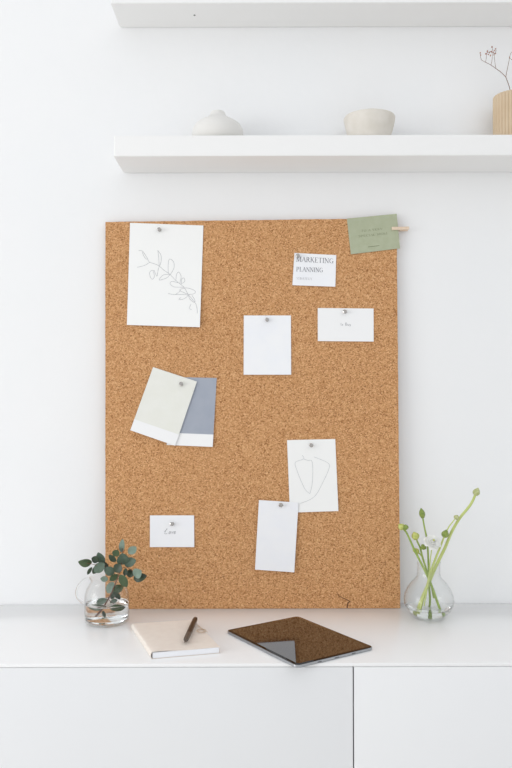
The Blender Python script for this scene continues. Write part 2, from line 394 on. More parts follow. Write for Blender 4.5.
low = Card([(258.9, 499.8), (298.4, 502.4), (294.1, 571.8), (255, 569.2)], .0042, (.001, .003), M['paper_cool'],
           'lowest blank white paper, overlapping the corner of the faint outline drawing', 'paper', 'blank_paper')
love = Card([(150, 515.3), (194.1, 515.3), (194.4, 546.9), (150, 546.9)], .001, (.002, .003), M['paper_cool'],
            'small white landscape card with one handwritten word, at the lower left of the board', 'card', 'printed_card')
green = Card([(346.8, 218.7), (396.6, 213.9), (399.9, 248.5), (350.7, 254.5)], .0012, (.003, .001), M['sage'],
             'sage green card with tiny lettering on the top right corner of the board', 'card', 'printed_card', tc=.4)

def patch(card, t1, m, label, inset=.0):
    bm = bmesh.new(); n = 8; V = [[bm.verts.new(card.P(inset+(1-2*inset)*i/n, t1*j/n, .0002)) for j in range(n+1)] for i in range(n+1)]
    for i in range(n):
        for j in range(n): bm.faces.new((V[i][j], V[i+1][j], V[i+1][j+1], V[i][j+1]))
    obj('colour_field', bm, m, card.o)['label'] = label
patch(sw_grey, .82, M['grey'], 'flat blue grey colour field')
patch(sw_cream, .825, M['cream'], 'flat cream colour field')

def scaled(pts, ox, oy, k): return [(ox+x/k, oy+y/k) for x, y in pts]
def linework(card, name, lines, o, k, w, m, label=None):
    bm = bmesh.new()
    for ln in lines:
        P = scaled(ln, o[0], o[1], k)
        P3 = [(p.x, p.y) for p in smooth_pts([Vector((a, b, 0)) for a, b in P], 4)] if len(P) > 2 else P
        ribbon(bm, P3, w, card.F)
    x = obj(name, bm, m, card.o, smooth=False)
    if label: x['label'] = label
linework(sketch, 'leaf_branch_outline', [
    [(60, 72), (85, 78), (110, 110), (125, 140), (135, 155)], [(85, 85), (100, 120), (118, 135)],
    [(135, 155), (170, 165), (200, 180), (235, 210), (275, 238), (310, 275), (340, 300), (370, 325), (400, 375), (425, 405), (445, 430)],
    [(450, 432), (460, 470), (463, 505)], [(135, 155), (100, 175), (50, 188)],
    [(200, 178), (196, 110), (190, 72)], [(190, 72), (212, 105), (213, 150), (203, 178)],
    [(165, 213), (148, 210), (135, 225), (140, 255), (155, 270), (168, 250), (160, 215)], [(165, 208), (185, 250), (192, 212), (200, 182)],
    [(275, 238), (230, 240), (200, 275), (250, 262), (275, 238)],
    [(262, 228), (262, 170), (270, 132), (298, 150), (302, 190), (285, 225), (275, 238)],
    [(315, 275), (320, 235), (335, 222), (350, 250), (345, 285), (340, 300)], [(330, 295), (290, 285), (275, 300), (300, 322), (340, 325), (370, 325)],
    [(350, 310), (355, 270), (370, 262), (375, 285), (355, 300)], [(400, 375), (340, 345), (390, 330), (445, 350), (440, 370), (400, 375)],
    [(262, 368), (310, 375), (345, 350)], [(310, 375), (395, 378), (370, 405), (335, 410), (350, 395)],
    [(400, 375), (410, 405), (440, 430), (445, 415), (425, 380)], [(420, 440), (408, 470), (425, 478)]],
    (130, 240), 6.827, .36, M['pencil'], 'thin pencil drawing of a leafy branch')
linework(draw, 'shape_outline', [
    [(290, 118), (296, 135), (258, 150), (262, 180), (285, 240), (305, 280), (325, 297)], [(325, 297), (337, 240), (336, 150), (315, 142), (296, 135)],
    [(345, 126), (410, 155), (412, 185), (385, 245), (355, 300), (325, 325), (280, 342)]],
    (240, 430), 4.655, .40, M['pencil_light'], 'faint pencil outlines of two shapes')

# lettering: strokes on a unit cap height; (width, [(weight, points)...]); t thin, T thick
t_, T_ = .055, .13
def S(x, y, w=.16): return (t_, [(x-w, y), (x+w, y)])
GL = {
 'M': (1.15, [(t_, [(.15, 0), (.15, 1)]), (T_, [(.17, 1), (.55, .05)]), (t_, [(.55, .05), (.95, 1)]), (T_, [(.97, 0), (.97, 1)]), S(.15, .02), S(.97, .02), S(.1, .98, .1), S(1.0, .98, .1)]),
 'A': (.95, [(t_, [(.12, 0), (.48, 1)]), (T_, [(.48, 1), (.84, 0)]), (t_, [(.25, .36), (.72, .36)]), S(.1, .02, .12), S(.84, .02)]),
 'R': (.9, [(T_, [(.2, 0), (.2, 1)]), (t_, [(.1, .98), (.5, .98), (.5, .52), (.2, .52)]), (T_, [(.5, .95), (.64, .85), (.64, .65), (.5, .54)]), (T_, [(.42, .52), (.8, .02)]), S(.2, .02)]),
 'K': (.95, [(T_, [(.2, 0), (.2, 1)]), (t_, [(.72, 1), (.22, .42)]), (T_, [(.38, .6), (.8, 0)]), S(.2, .02), S(.2, .98), S(.72, .98, .12), S(.8, .02, .12)]),
 'E': (.8, [(T_, [(.2, 0), (.2, 1)]), (t_, [(.08, .98), (.66, .98), (.66, .8)]), (t_, [(.2, .52), (.55, .52)]), (t_, [(.08, .02), (.68, .02), (.7, .22)])]),
 'T': (.85, [(T_, [(.42, 0), (.42, 1)]), (t_, [(.06, .8), (.07, .98), (.77, .98), (.78, .8)]), S(.42, .02)]),
 'I': (.45, [(T_, [(.22, 0), (.22, 1)]), S(.22, .02), S(.22, .98)]),
 'N': (1.0, [(t_, [(.18, 0), (.18, 1)]), (T_, [(.16, 1), (.82, .02)]), (t_, [(.82, 0), (.82, 1)]), S(.18, .02), S(.13, .98, .12), S(.82, .98)]),
 'G': (1.0, [(T_, [(.3, .1), (.14, .3), (.14, .7), (.3, .9)]), (t_, [(.3, .9), (.5, 1), (.72, .93), (.8, .74)]), (t_, [(.3, .1), (.5, 0), (.78, .1)]), (T_, [(.78, .06), (.78, .42)]), S(.76, .42)]),
 'P': (.85, [(T_, [(.2, 0), (.2, 1)]), (t_, [(.08, .98), (.52, .98)]), (T_, [(.5, .97), (.66, .86), (.66, .6), (.5, .48)]), (t_, [(.52, .47), (.2, .47)]), S(.2, .02)]),
 'L': (.78, [(T_, [(.2, 0), (.2, 1)]), (t_, [(.06, .02), (.66, .02), (.7, .24)]), S(.2, .98)]),
 'O': (1.0, [(T_, [(.3, .08), (.14, .3), (.14, .7), (.3, .92)]), (T_, [(.7, .08), (.86, .3), (.86, .7), (.7, .92)]), (t_, [(.3, .92), (.5, 1), (.7, .92)]), (t_, [(.3, .08), (.5, 0), (.7, .08)])]),
 'S': (.75, [(t_, [(.64, .8), (.58, .95), (.38, 1), (.2, .92)]), (T_, [(.2, .92), (.16, .7), (.6, .4), (.6, .15)]), (t_, [(.6, .15), (.45, .01), (.22, .03), (.12, .25)])]),
 'C': (.9, [(T_, [(.3, .1), (.14, .3), (.14, .7), (.3, .9)]), (t_, [(.3, .9), (.5, 1), (.7, .93), (.78, .74)]), (t_, [(.3, .1), (.5, 0), (.7, .06), (.8, .24)])]),
 'V': (.95, [(T_, [(.12, 1), (.48, 0)]), (t_, [(.48, 0), (.82, 1)]), S(.12, .98), S(.82, .98, .12)]),
 'Y': (.9, [(T_, [(.12, 1), (.45, .45)]), (t_, [(.45, .45), (.78, 1)]), (T_, [(.45, .5), (.45, 0)]), S(.45, .02), S(.12, .98), S(.78, .98, .12)]),
 ' ': (.5, []),
 'l': (.9, [(t_, [(.0, .4), (.3, .75), (.5, 1), (.4, 1.05), (.22, .6), (.15, .1), (.35, .0), (.7, .1)])]),
 'o': (.55, [(t_*1.4, [(.3, .48), (.12, .3), (.12, .1), (.28, 0), (.42, .15), (.42, .35), (.3, .48)])]),
 'v': (.5, [(t_*1.4, [(.08, .45), (.2, .02), (.42, .48)])]),
 'e': (.5, [(t_*1.4, [(.1, .25), (.38, .3), (.36, .45), (.22, .48), (.1, .3), (.12, .08), (.28, 0), (.44, .1)])]),
 't': (.42, [(t_*1.4, [(.2, .85), (.2, .12), (.28, 0), (.38, .06)]), (t_, [(.06, .5), (.38, .5)])]),
 'b': (.58, [(t_*1.6, [(.12, 1), (.12, 0)]), (t_*1.2, [(.12, .4), (.3, .5), (.45, .35), (.45, .12), (.3, 0), (.12, .08)])]),
 'B': (.85, [(T_, [(.2, 0), (.2, 1)]), (t_, [(.08, .98), (.45, .98), (.6, .85), (.58, .65), (.42, .54), (.2, .54)]), (T_*.8, [(.42, .54), (.68, .42), (.7, .16), (.48, .02)]), (t_, [(.48, .02), (.08, .02)])]),
 'u': (.55, [(t_*1.5, [(.1, .48), (.1, .1), (.22, 0), (.4, .1)]), (t_*1.5, [(.42, .48), (.42, 0)])]),
 'y': (.5, [(t_*1.5, [(.06, .48), (.24, .02)]), (t_*1.2, [(.44, .48), (.15, -.3), (.05, -.28)])]),
}
def write(card, name, s, p0, p1, h, m, slant=0, bold=1, label=None):
    total = sum(GL[ch][0] for ch in s); p0, p1 = Vector(p0), Vector(p1)
    d = (p1-p0); L_ = d.length; d.normalize(); n = Vector((d.y, -d.x)); k = L_/total; bm = bmesh.new(); x = 0
    for ch in s:
        w, st = GL[ch]
        for wt, pts in st:
            P = [p0+d*((x+a)*k+b*h*slant)+n*(b*h) for a, b in pts]
            ribbon(bm, P, wt*h*bold, card.F)
        x += w
    o = obj(name, bm, m, card.o, smooth=False)
    if label: o['label'] = label
write(market, 'printed_words', 'MARKETING', (296.0, 261.6), (333.4, 263.7), 5.0, M['ink'], bold=1.0, label='grey serif word MARKETING')
write(market, 'printed_words', 'PLANNING', (296.0, 271.5), (322.6, 272.7), 4.5, M['ink'], label='grey serif word PLANNING')
write(market, 'printed_words', 'STRATEGY', (296.1, 279.6), (311.8, 280.4), 2.2, M['pencil'], label='small grey printed line')
write(buy, 'printed_words', 'to Buy', (340.2, 325.6), (351, 325.8), 3.0, M['pencil'], bold=1.5, label='tiny grey printed words')
write(love, 'handwritten_word', 'love', (163.8, 533.9), (175.6, 533.7), 5.2, M['pencil'], slant=.25, bold=1.6, label='thin grey handwritten word')
write(green, 'printed_words', 'TO A VERY', (361.2, 232.2), (382.7, 230.2), 1.9, M['ink_green'], bold=1.1, label='upper line of tiny dark green capitals')
write(green, 'printed_words', 'SPECIAL MOM', (358.4, 237.6), (387.4, 234.9), 1.9, M['ink_green'], bold=1.1, label='second line of tiny dark green capitals')
bm = bmesh.new(); ribbon(bm, [(368.0, 247.5), (379.6, 246.4)], .5, green.F); obj('printed_rule', bm, M['ink_green'], green.o, smooth=False)

# ------------------------------------------------------------------ push pins
def frame(n, up=Vector((0, 0, 1))):
    n = n.normalized(); x = up.cross(n).normalized(); y = n.cross(x); return Matrix((x, y, n)).transposed()
def pin(px, py, card, tilt, label):
    u, t = card.inv(px, py); base = card.P(u, t, .0003)
    n = (BN+Vector((tilt[0], 0, tilt[1]))).normalized(); m = frame(n)
    e = empty('push_pin', base, label, 'push pin', 'steel push pins on the cork board')
    bm = bmesh.new()
    lathe(bm, [(0, .0003), (.0038, .0003), (.0044, .0009), (.0040, .0017), (.0024, .0024), (.0021, .0052), (.0024, .0066),
               (.0044, .0076), (.0049, .0088), (.0044, .0100), (.0026, .0106), (0, .0108)], base, 24, m)
    obj('head', bm, M['steel'], e)
    bm = bmesh.new(); lathe(bm, [(0, -.0062), (.0005, -.0045), (.0005, .0003), (0, .0003)], base, 8, m); obj('needle', bm, M['steel'], e)
pin(159.8, 230.3, sketch, (-.1, .05), 'steel push pin holding the large leaf branch drawing')
pin(298.2, 256.6, market, (-.25, .1), 'steel push pin at the corner of the MARKETING PLANNING card')
pin(267.2, 320.2, blank, (-.1, .05), 'steel push pin holding the blank middle paper')
pin(345.2, 312.0, buy, (-.35, .0), 'steel push pin holding the landscape card right of the blank middle paper')
pin(181.4, 384.8, sw_cream, (.0, .35), 'steel push pin through the cream colour swatch')
pin(310.8, 445, draw, (.1, -.1), 'steel push pin holding the faint outline drawing')
pin(279.9, 504.8, low, (.4, .05), 'steel push pin holding the lowest blank paper')
pin(172.5, 523.8, love, (-.15, .1), 'steel push pin on the card with the handwritten word')

# ------------------------------------------------------------------ wooden mini peg at the board's right edge
pc = bp(396.8, 228.6); a, b = bp(391.5, 228.9, .0014+.0012), bp(408.7, 228.6, 0)
e = empty('clothes_peg', pc, 'small pale wooden clothes peg clipping the sage green card to the board edge', 'clothes peg')
wd = (b-a); wd.y = 0; Lp = wd.length; wx = wd.normalized(); wz = Vector((0, -1, 0)); wy = wz.cross(wx)
def peg_leg(sgn, y_in, name):
    # half a peg: thin wedge, jaw tip flat on the card/board, tail spreading
    bm = bmesh.new(); w = .0038; prof = [(0, .0006, .0022), (.12, 0, .0030), (.32, 0, .0034), (.5, -.0006 if sgn > 0 else 0, .0034), (1, .0012 if sgn > 0 else -.0006, .0026)]
    rings = []
    for f, off, th in prof:
        o0 = a+wx*(Lp*f); yi = y_in-sgn*off; yo = yi-sgn*th
        rings.append([bm.verts.new(Vector((o0.x, yy, o0.z))+wy*s*w) for yy, s in ((yi, -1), (yi, 1), (yo, 1), (yo, -1))])
    for A, B in zip(rings, rings[1:]):
        for k in range(4): bm.faces.new((A[k], A[(k+1) % 4], B[(k+1) % 4], B[k]))
    bm.faces.new(rings[0][::-1]); bm.faces.new(rings[-1])
    bmesh.ops.recalc_face_normals(bm, faces=bm.faces)
    bmesh.ops.bevel(bm, geom=[x for x in bm.edges], offset=.0004, segments=1, affect='EDGES')
    obj(name, bm, M['peg'], e)
peg_leg(1, a.y-.0004, 'jaw')
peg_leg(-1, pc.y+TH+.0022, 'jaw')
sx = a+wx*(Lp*.42)
bm = bmesh.new(); zz = [Vector((sx.x+.0024*math.cos(k*.6), a.y-.0035+.0024*math.sin(k*.6)+.0068, sx.z-.0042+.0084*k/60)) for k in range(61)]
tube(bm, zz, .0005, seg=6, n=0); obj('spring', bm, M['steel'], e)

# ------------------------------------------------------------------ things on the lower shelf
def shelf_loc(px, Z): return Vector((at(px, 130, Z).x, -Z, SH+.0003))
g = shelf_loc(217.8, .068); g.x = at(217.8, 120, .068).x
bm = bmesh.new()
prof = [(0, 0), (.046, 0), (.054, .003), (.0610, .012), (.0633, .024), (.0615, .036), (.0555, .0465), (.0440, .0550), (.0330, .0605), (.0245, .0665),
        (.0205, .070), (.0182, .0760), (.0174, .0785), (.0160, .0800), (.0146, .0785), (.015, .072), (.022, .063), (.045, .048), (.055, .030), (.05, .008), (0, .006)]
lathe(bm, prof, g, 56); tag(obj('ceramic_vase', bm, M['ceramic']), 'low chalk white ceramic vase with a narrow neck, leftmost on the lower shelf', 'vase')
g = shelf_loc(369.3, .068); bm = bmesh.new()
wob = lambda r, a, z: r*(1+.006*math.sin(3*a+40*z)+.004*math.sin(7*a-90*z))
lathe(bm, [(0, 0), (.0420, 0), (.0455, .002), (.0500, .012), (.0550, .026), (.0596, .043), (.0626, .058), (.0632, .0625), (.0622, .0640), (.0598, .0625), (.058, .052), (.052, .03), (.045, .012), (.03, .007), (0, .006)], g, 64, fn=wob)
tag(obj('clay_bowl', bm, M['clay']), 'beige handmade clay bowl in the middle of the lower shelf', 'bowl')
g = shelf_loc(512, .062); RV = .0455; HV = .120; bm = bmesh.new()
flute = lambda r, a, z: r-.0026*(1-abs(math.cos(a*16))**.8) if r > .0405 else r
lathe(bm, [(0, 0), (.040, 0), (.0425, .001), (.0440, .003), (RV, .006), (RV, .04), (RV, .08), (RV, HV-.003), (RV-.001, HV-.0008), (.0415, HV), (.040, HV-.002), (.0395, .06), (.038, .01), (0, .008)], g, 256, fn=flute)
tag(obj('fluted_vase', bm, M['reed'], angle=60), 'beige vertically fluted vase at the right end of the lower shelf', 'vase')
# dried branch in the fluted vase
ZB = .062
e = empty('dried_branch', (g.x, g.y, SH+.009), 'thin dried brown branch with tiny berries standing in the fluted vase', 'dried branch')
A = lambda x, y, z=ZB: at(x, y, z)
bm = bmesh.new()
tube(bm, [(g.x+.012, g.y, SH+.0105), A(511.5, 100), A(509.6, 88), A(505.8, 77)], .0011, .0009, 8)
tube(bm, [A(505.8, 77), A(501, 72.2), A(496, 68.6), A(490.5, 64.8), A(485, 62), A(481.4, 60)], .0009, .0005, 8)
tube(bm, [A(505.8, 77), A(507.3, 69), A(508.8, 62), A(509.5, 57.5, .066)], .0008, .0005, 8)
obj('stem', bm, M['twig'], e)
tw = [((496, 68.6), (495, 63), (494.4, 57), (494.2, 53.5)), ((491, 65.2), (492, 60), (492.3, 54), (491.2, 51)), ((485.5, 62.2), (486.3, 58), (486.5, 54), (487.5, 52.4)),
      ((481.4, 60), (480.6, 57), (480.3, 53.5)), ((494.3, 55), (492.8, 50.5), (492, 47.2)), ((494.3, 54), (496, 51), (495.4, 48.5)), ((509.5, 57.5), (511, 53), (514, 51)), ((509.5, 58), (513, 60), (516, 58)), ((487.5, 53), (489.5, 51.8), (491.2, 51.2))]
bm = bmesh.new(); rr = random.Random(5)
bm.free()
for ln in tw: bm = bmesh.new(); tube(bm, [A(x, y, ZB+.004*math.sin(x)) for x, y in ln], .00055, .0004, 6); obj('twig', bm, M['twig'], e)
for x, y in [(492, 47), (487.4, 51.2), (486, 53.8), (489.6, 52.6), (491.3, 51.6), (493.2, 52.4), (494.6, 50.6), (495.4, 53.4), (494, 54.8), (490.4, 55.5), (488.4, 54.4), (495.6, 48.8), (480.3, 52.8), (480.6, 55.2), (509.6, 57.2), (514, 51), (516, 58)]:
    bm = bmesh.new(); ball(bm, A(x, y, ZB+.004*math.sin(x)), .0017, (rr.uniform(.8, 1.3), 1, rr.uniform(.8, 1.4)), 8, 6)
    obj('berry', bm, M['berry'], e)

# ------------------------------------------------------------------ glass jug with eucalyptus
JZ = .155; j0 = Vector((at(107, 622, JZ).x, -JZ, TOP+.0004))
outer = [(0, 0), (.042, 0), (.0485, .0015), (.0515, .006), (.0522, .020), (.0524, .050), (.0515, .066), (.0478, .080), (.0420, .090), (.0385, .0955), (.0385, .101), (.0412, .1065)]
inner = [(.0400, .1068), (.0370, .1010), (.0370, .0950), (.0405, .0885), (.0462, .079), (.0500, .065), (.0509, .050), (.0507, .020), (.0498, .009), (.045, .0052), (0, .005)]
e = empty('glass_jug', j0, 'clear rounded glass jug with a loop handle holding water and the eucalyptus sprig', 'jug')
bm = bmesh.new(); lathe(bm, outer+inner, j0, 64); obj('glass_body', bm, M['glass'], e)
hp = [Vector((-.0375, -.006, .103)), Vector((-.048, -.008, .104)), Vector((-.060, -.010, .094)), Vector((-.0685, -.011, .078)), Vector((-.0665, -.011, .062)), Vector((-.0585, -.010, .052)), Vector((-.0528, -.009, .046))]
bm = bmesh.new(); tube(bm, [j0+v for v in hp], .0028, seg=14); obj('handle', bm, M['rod_glass'], e)
bm = bmesh.new(); lathe(bm, [(0, .0054), (.0445, .0056), (.0492, .0094), (.0502, .02), (.0504, .040), (.0504, .046), (.0496, .0452), (0, .0452)], j0, 64)
tag(obj('jug_water', bm, M['water']), 'clear water half filling the glass jug with the eucalyptus', 'water', kind='stuff')

sprig = empty('eucalyptus_sprig', at(98, 617, JZ), 'eucalyptus sprig with round grey green leaves standing in the glass jug', 'eucalyptus')
bm = bmesh.new(); Q = lambda x, y, z=0: at(x, y, JZ+z)
tube(bm, [Q(97.5, 615.5, .016), Q(102, 609.5, .018), Q(106.5, 602, .020), Q(112, 592, .021), Q(116, 582, .021), Q(119, 574, .018), Q(121, 566, .012), Q(122.5, 556, .005), Q(122.2, 548, 0)], .0021, .0007, 10)
obj('stem', bm, M['stemw'], sprig)
bm = bmesh.new()
for ln in ([(117.5, 577, 0), (111, 571, .01), (103, 567.5, .015), (94, 564.5, .02), (86, 563, .02)], [(119.5, 570, 0), (126, 567, .01), (132, 571, .015), (138, 575, .02)],
           [(109, 570, .01), (102, 563, .0), (98, 558, -.005)], [(121, 565, 0), (127, 558, .0), (132, 551, 0)], [(121, 563, 0), (117, 556, .01), (114, 555, .01)],
           [(115, 585, 0), (119, 588, .01)], [(109, 597, 0), (103, 600, .01), (97, 606, .01)], [(108, 599, 0), (114, 604, .01), (120, 607, .01)]):
    bm = bmesh.new(); tube(bm, [Q(*v) for v in ln], .0008, .0005, 6); obj('side_twig', bm, M['stemw'], sprig)
def leaf(name, c, L, W, ang, yaw, pitch, m, parent, cup=.12, fold=.15, label=None):
    # rounded leaf; ang: direction of its tip in the picture plane, yaw/pitch turn its face
    bm = bmesh.new(); nu, nv = 12, 6; V = {}; T = .00025
    rot = Matrix.Rotation(R(yaw), 3, 'Z') @ Matrix.Rotation(R(pitch), 3, 'X') @ Matrix.Rotation(R(90), 3, 'X') @ Matrix.Rotation(R(ang), 3, 'Z')
    for b in (0, 1):
        for i in range(nu+1):
            s = i/nu; w = W/2*max(math.sin(math.pi*s)**.62, .06)*(1.08-.16*s)
            for j in range(nv+1):
                v = j/nv*2-1
                p = Vector(((s-.5)*L, v*w, -cup*L*(2*s-1)**2+fold*abs(v)*w + (T if b else 0)))
                V[b, i, j] = bm.verts.new(rot @ p + c)
    for i in range(nu):
        for j in range(nv):
            bm.faces.new((V[0, i, j], V[0, i+1, j], V[0, i+1, j+1], V[0, i, j+1])); bm.faces.new((V[1, i, j], V[1, i, j+1], V[1, i+1, j+1], V[1, i+1, j]))
        for j in (0, nv): bm.faces.new((V[0, i, j], V[1, i, j], V[1, i+1, j], V[0, i+1, j]))
    for j in range(nv):
        for i in (0, nu): bm.faces.new((V[0, i, j], V[0, i, j+1], V[1, i, j+1], V[1, i, j]))
    o = obj(name, bm, M[m], parent, angle=60)
    if label: o['label'] = label
rl = random.Random(11)
SC = 1/424
for x, y, l, w, a, m, z in [
    (121.9, 546, 12.5, 5, 84, 'leaf_pale', 0), (132.4, 550, 9.5, 7, 40, 'leaf_pale', .01), (116, 552.9, 7, 6.5, 60, 'leaf_green', .012), (112.3, 558.4, 9, 6, 140, 'leaf_dark', .008),
    (122.6, 559.2, 12, 10.5, 95, 'leaf_teal', .012), (130, 562.2, 12, 8.5, 20, 'leaf_teal', .006), (118.2, 568, 9, 8.5, 60, 'leaf_dark', .018), (100.8, 558.2, 12, 7.5, 112, 'leaf_teal', .004),
    (95.2, 559.4, 7, 6.5, 160, 'leaf_dark', .014), (85.3, 562.6, 12.5, 8, 172, 'leaf_green', .022), (99.4, 567.6, 12, 8.5, 40, 'leaf_teal', .02), (95.5, 569.5, 9, 5, 60, 'leaf_dark', .012),
    (89.6, 570.5, 8, 3.2, 62, 'leaf_dark', .02), (109.4, 571, 10.5, 8, 150, 'leaf_teal', .016), (137.2, 573.2, 9.5, 9, 30, 'leaf_pale', .026), (139.5, 577.3, 13.5, 8, 14, 'leaf_dark', .016),
    (130.3, 573.3, 7.5, 7.5, 80, 'leaf_dark', .01), (123.4, 581, 12.5, 7, -60, 'leaf_green', .046), (125.5, 571.8, 8, 4, 75, 'leaf_dark', .02), (110.8, 587.5, 12, 8, 60, 'leaf_pale', -.01),
    (117.8, 588.2, 10.5, 8, 12, 'leaf_green', .012), (113, 595, 8.5, 5, 62, 'leaf_dark', .012), (117.6, 595.6, 8, 6, -62, 'leaf_dark', .014), (104.3, 579, 7, 5, 170, 'leaf_pale', .01),
    (102, 601, 12, 5.5, 22, 'leaf_teal', .012), (97.4, 606.8, 12, 4.5, 175, 'leaf_green', .014), (117.6, 607.4, 14, 6, 3, 'leaf_green', .022), (113.6, 601, 7, 4.5, 20, 'leaf_pale', .0),
    (104.6, 612.5, 7, 2.5, -78, 'leaf_dark', .008), (113.8, 577.5, 9, 5.5, 35, 'leaf_green', .012), (106.5, 565.5, 8, 5, 100, 'leaf_dark', .004)]:
    leaf('leaf', Q(x, y, z), l*SC*1.1, w*SC*1.16, a, rl.uniform(-22, 22), rl.uniform(-20, 20), m, sprig, rl.uniform(-.08, .12), rl.uniform(.05, .3))

# ------------------------------------------------------------------ round glass vase with ranunculus
VZ = .125; v0 = Vector((at(428.8, 616, VZ).x, -VZ, TOP+.0004)); k = 1/417
outer = [(0, 0), (.034, 0), (.0385, .0015), (.0450, .010), (.0530, .021), (.0580, .032), (.0592, .043), (.0570, .057), (.0510, .071), (.0420, .084), (.0330, .0935), (.0285, .100), (.0272, .108), (.0272, .126), (.0280, .1345)]
inner = [(.0270, .1345), (.0260, .126), (.0260, .108), (.0272, .0995), (.0318, .0925), (.0408, .083), (.0498, .070), (.0558, .0565), (.0580, .043), (.0568, .0325), (.0515, .0215), (.043, .0115), (.036, .0055), (0, .005)]
e = empty('round_glass_vase', v0, 'round bellied clear glass vase with a straight neck holding green flower stems', 'vase')
bm = bmesh.new(); lathe(bm, outer+inner, v0, 64); obj('glass_body', bm, M['glass'], e)
bm = bmesh.new(); lathe(bm, [(0, .0054), (.0355, .0058), (.0425, .0118), (.0508, .0220), (.0530, .0258), (.0522, .0252), (0, .0252)], v0, 64)
tag(obj('vase_water', bm, M['water']), 'shallow clear water in the round glass vase', 'water', kind='stuff')
W = lambda x, y, z=0: at(x, y, VZ+z)
fl_group = 'ranunculus stems in the round glass vase'
def bud(name, c, r, h, d, m, parent):
    n = d.normalized(); mm = frame(n, Vector((0, 1, .01))); bm = bmesh.new()
    fn = lambda r_, a, z: r_*(1+.12*math.cos(5*a))
    lathe(bm, [(0, -.15*h), (r*.55, -.1*h), (r*.95, .15*h), (r, .38*h), (r*.82, .62*h), (r*.45, .85*h), (r*.15, 1.0*h), (0, 1.04*h)], c, 20, mm, fn)
    o = obj(name, bm, M[m], parent)
    bm = bmesh.new()                       # sepals hugging the bud
    for q in range(5):
        a = 2*math.pi*q/5; pts = []
        for f, rr_ in ((-.15, .45), (.12, 1.12), (.42, 1.3), (.78, 1.38)):
            pts.append(Vector(c)+mm @ Vector((rr_*r*math.cos(a), rr_*r*math.sin(a), f*h)))
        tube(bm, pts, r*.34, r*.08, 6, 3)
    obj('sepals', bm, M['bud'], o)
def flower_stem(pts, r0, r1, label, m='fstem', head=None, extra=()):
    e = empty('ranunculus_stem', pts[0], label, 'flower', fl_group)
    bm = bmesh.new(); tube(bm, pts, r0, r1, 12); obj('stem', bm, M[m], e)
    if head:
        d = (Vector(pts[-1])-Vector(pts[-2])); bud('bud', pts[-1], head[0], head[1], d, head[2], e)
    for pp, hd in extra:
        bm = bmesh.new(); tube(bm, pp, .0017, .0013, 8); obj('side_stem', bm, M[m], e)
        bud('bud', pp[-1], hd[0], hd[1], Vector(pp[-1])-Vector(pp[-2]), hd[2], e)
    return e
flower_stem([W(417.5, 611.5, -.004), W(421.5, 600, -.004), W(427, 587, -.004), W(432.3, 574.5, -.004), W(437, 564, -.004), W(445, 547.7, -.002), W(452.1, 531), W(460, 517.8), W(468.5, 507.5), W(472.6, 501), W(475.4, 494.5)], .0043, .0030,
            'tallest pale green flower stem, arching right to a single closed bud', 'fstem', (.0082, .017, 'bud_pale'))
flower_stem([W(441, 612.5, .006), W(437, 601, .006), W(432, 587, .006), W(427, 575, .006), W(420.5, 562, .006), W(414.6, 550.3, .004), W(410, 540), W(406.4, 532.5), W(402.8, 528.5)], .0032, .0020,
            'leftmost green flower stem with a yellow green bud hanging over the board edge', 'fstem_dark', (.0080, .014, 'bud_yellow'),
            [([W(408.6, 536.6), W(405.6, 531.6, .004), W(405.6, 528.8, .006)], (.0066, .011, 'bud'))])
flower_stem([W(429, 613, -.020), W(430, 600, -.020), W(429, 585, -.020), W(428.6, 570, -.020), W(428.0, 552, -.018), W(427, 540, -.014), W(424.4, 527, -.010), W(422.6, 517, -.006)], .0028, .0018,
            'straight thin flower stem with a pointed dark green bud, behind the white flower', 'fstem_dark', (.0068, .022, 'bud'))
flower_stem([W(434, 598, -.013), W(431.5, 586, -.013), W(427.5, 573, -.0125), W(423, 559, -.011), W(420.2, 548, -.009), W(417.5, 542, -.007), W(416.2, 538.5, -.006)], .0026, .0018,
            'short flower stem with yellow green buds, left of the white flower', 'fstem_dark', (.0090, .017, 'bud_yellow'),
            [([W(422, 556.5, -.011), W(420, 554, -.010), W(418, 552.5, -.009)], (.0062, .017, 'bud_yellow')), ([W(420.6, 550.6, -.009), W(421.6, 549, -.007), W(422.6, 548, -.005)], (.0070, .011, 'bud'))])
flower_stem([W(419.5, 611, .014), W(423, 599, .014), W(427.5, 585, .0145), W(431, 571, .0145), W(436.5, 556, .012), W(441, 545, .011), W(444.2, 536.5, .010)], .0036, .0022,
            'green flower stem with a jagged green bud, right of the white flower', 'fstem', (.0082, .017, 'bud'),
            [([W(443.5, 538.5, .010), W(448.5, 527.6, .010), W(453, 521.5, .011), W(455.4, 518.6, .011)], (.0066, .010, 'bud_pale'))])
e = empty('white_ranunculus', W(424.0, 606, .021), 'white ranunculus flower in full bloom in the round glass vase', 'flower')
bm = bmesh.new(); tube(bm, [W(424.0, 606, .021), W(427, 590, .021), W(429.2, 574, .021), W(430.3, 560, .021), W(432, 547, .020)], .0015, .0012, 10); obj('stem', bm, M['fstem'], e)
fc = W(433, 541.5, .024)
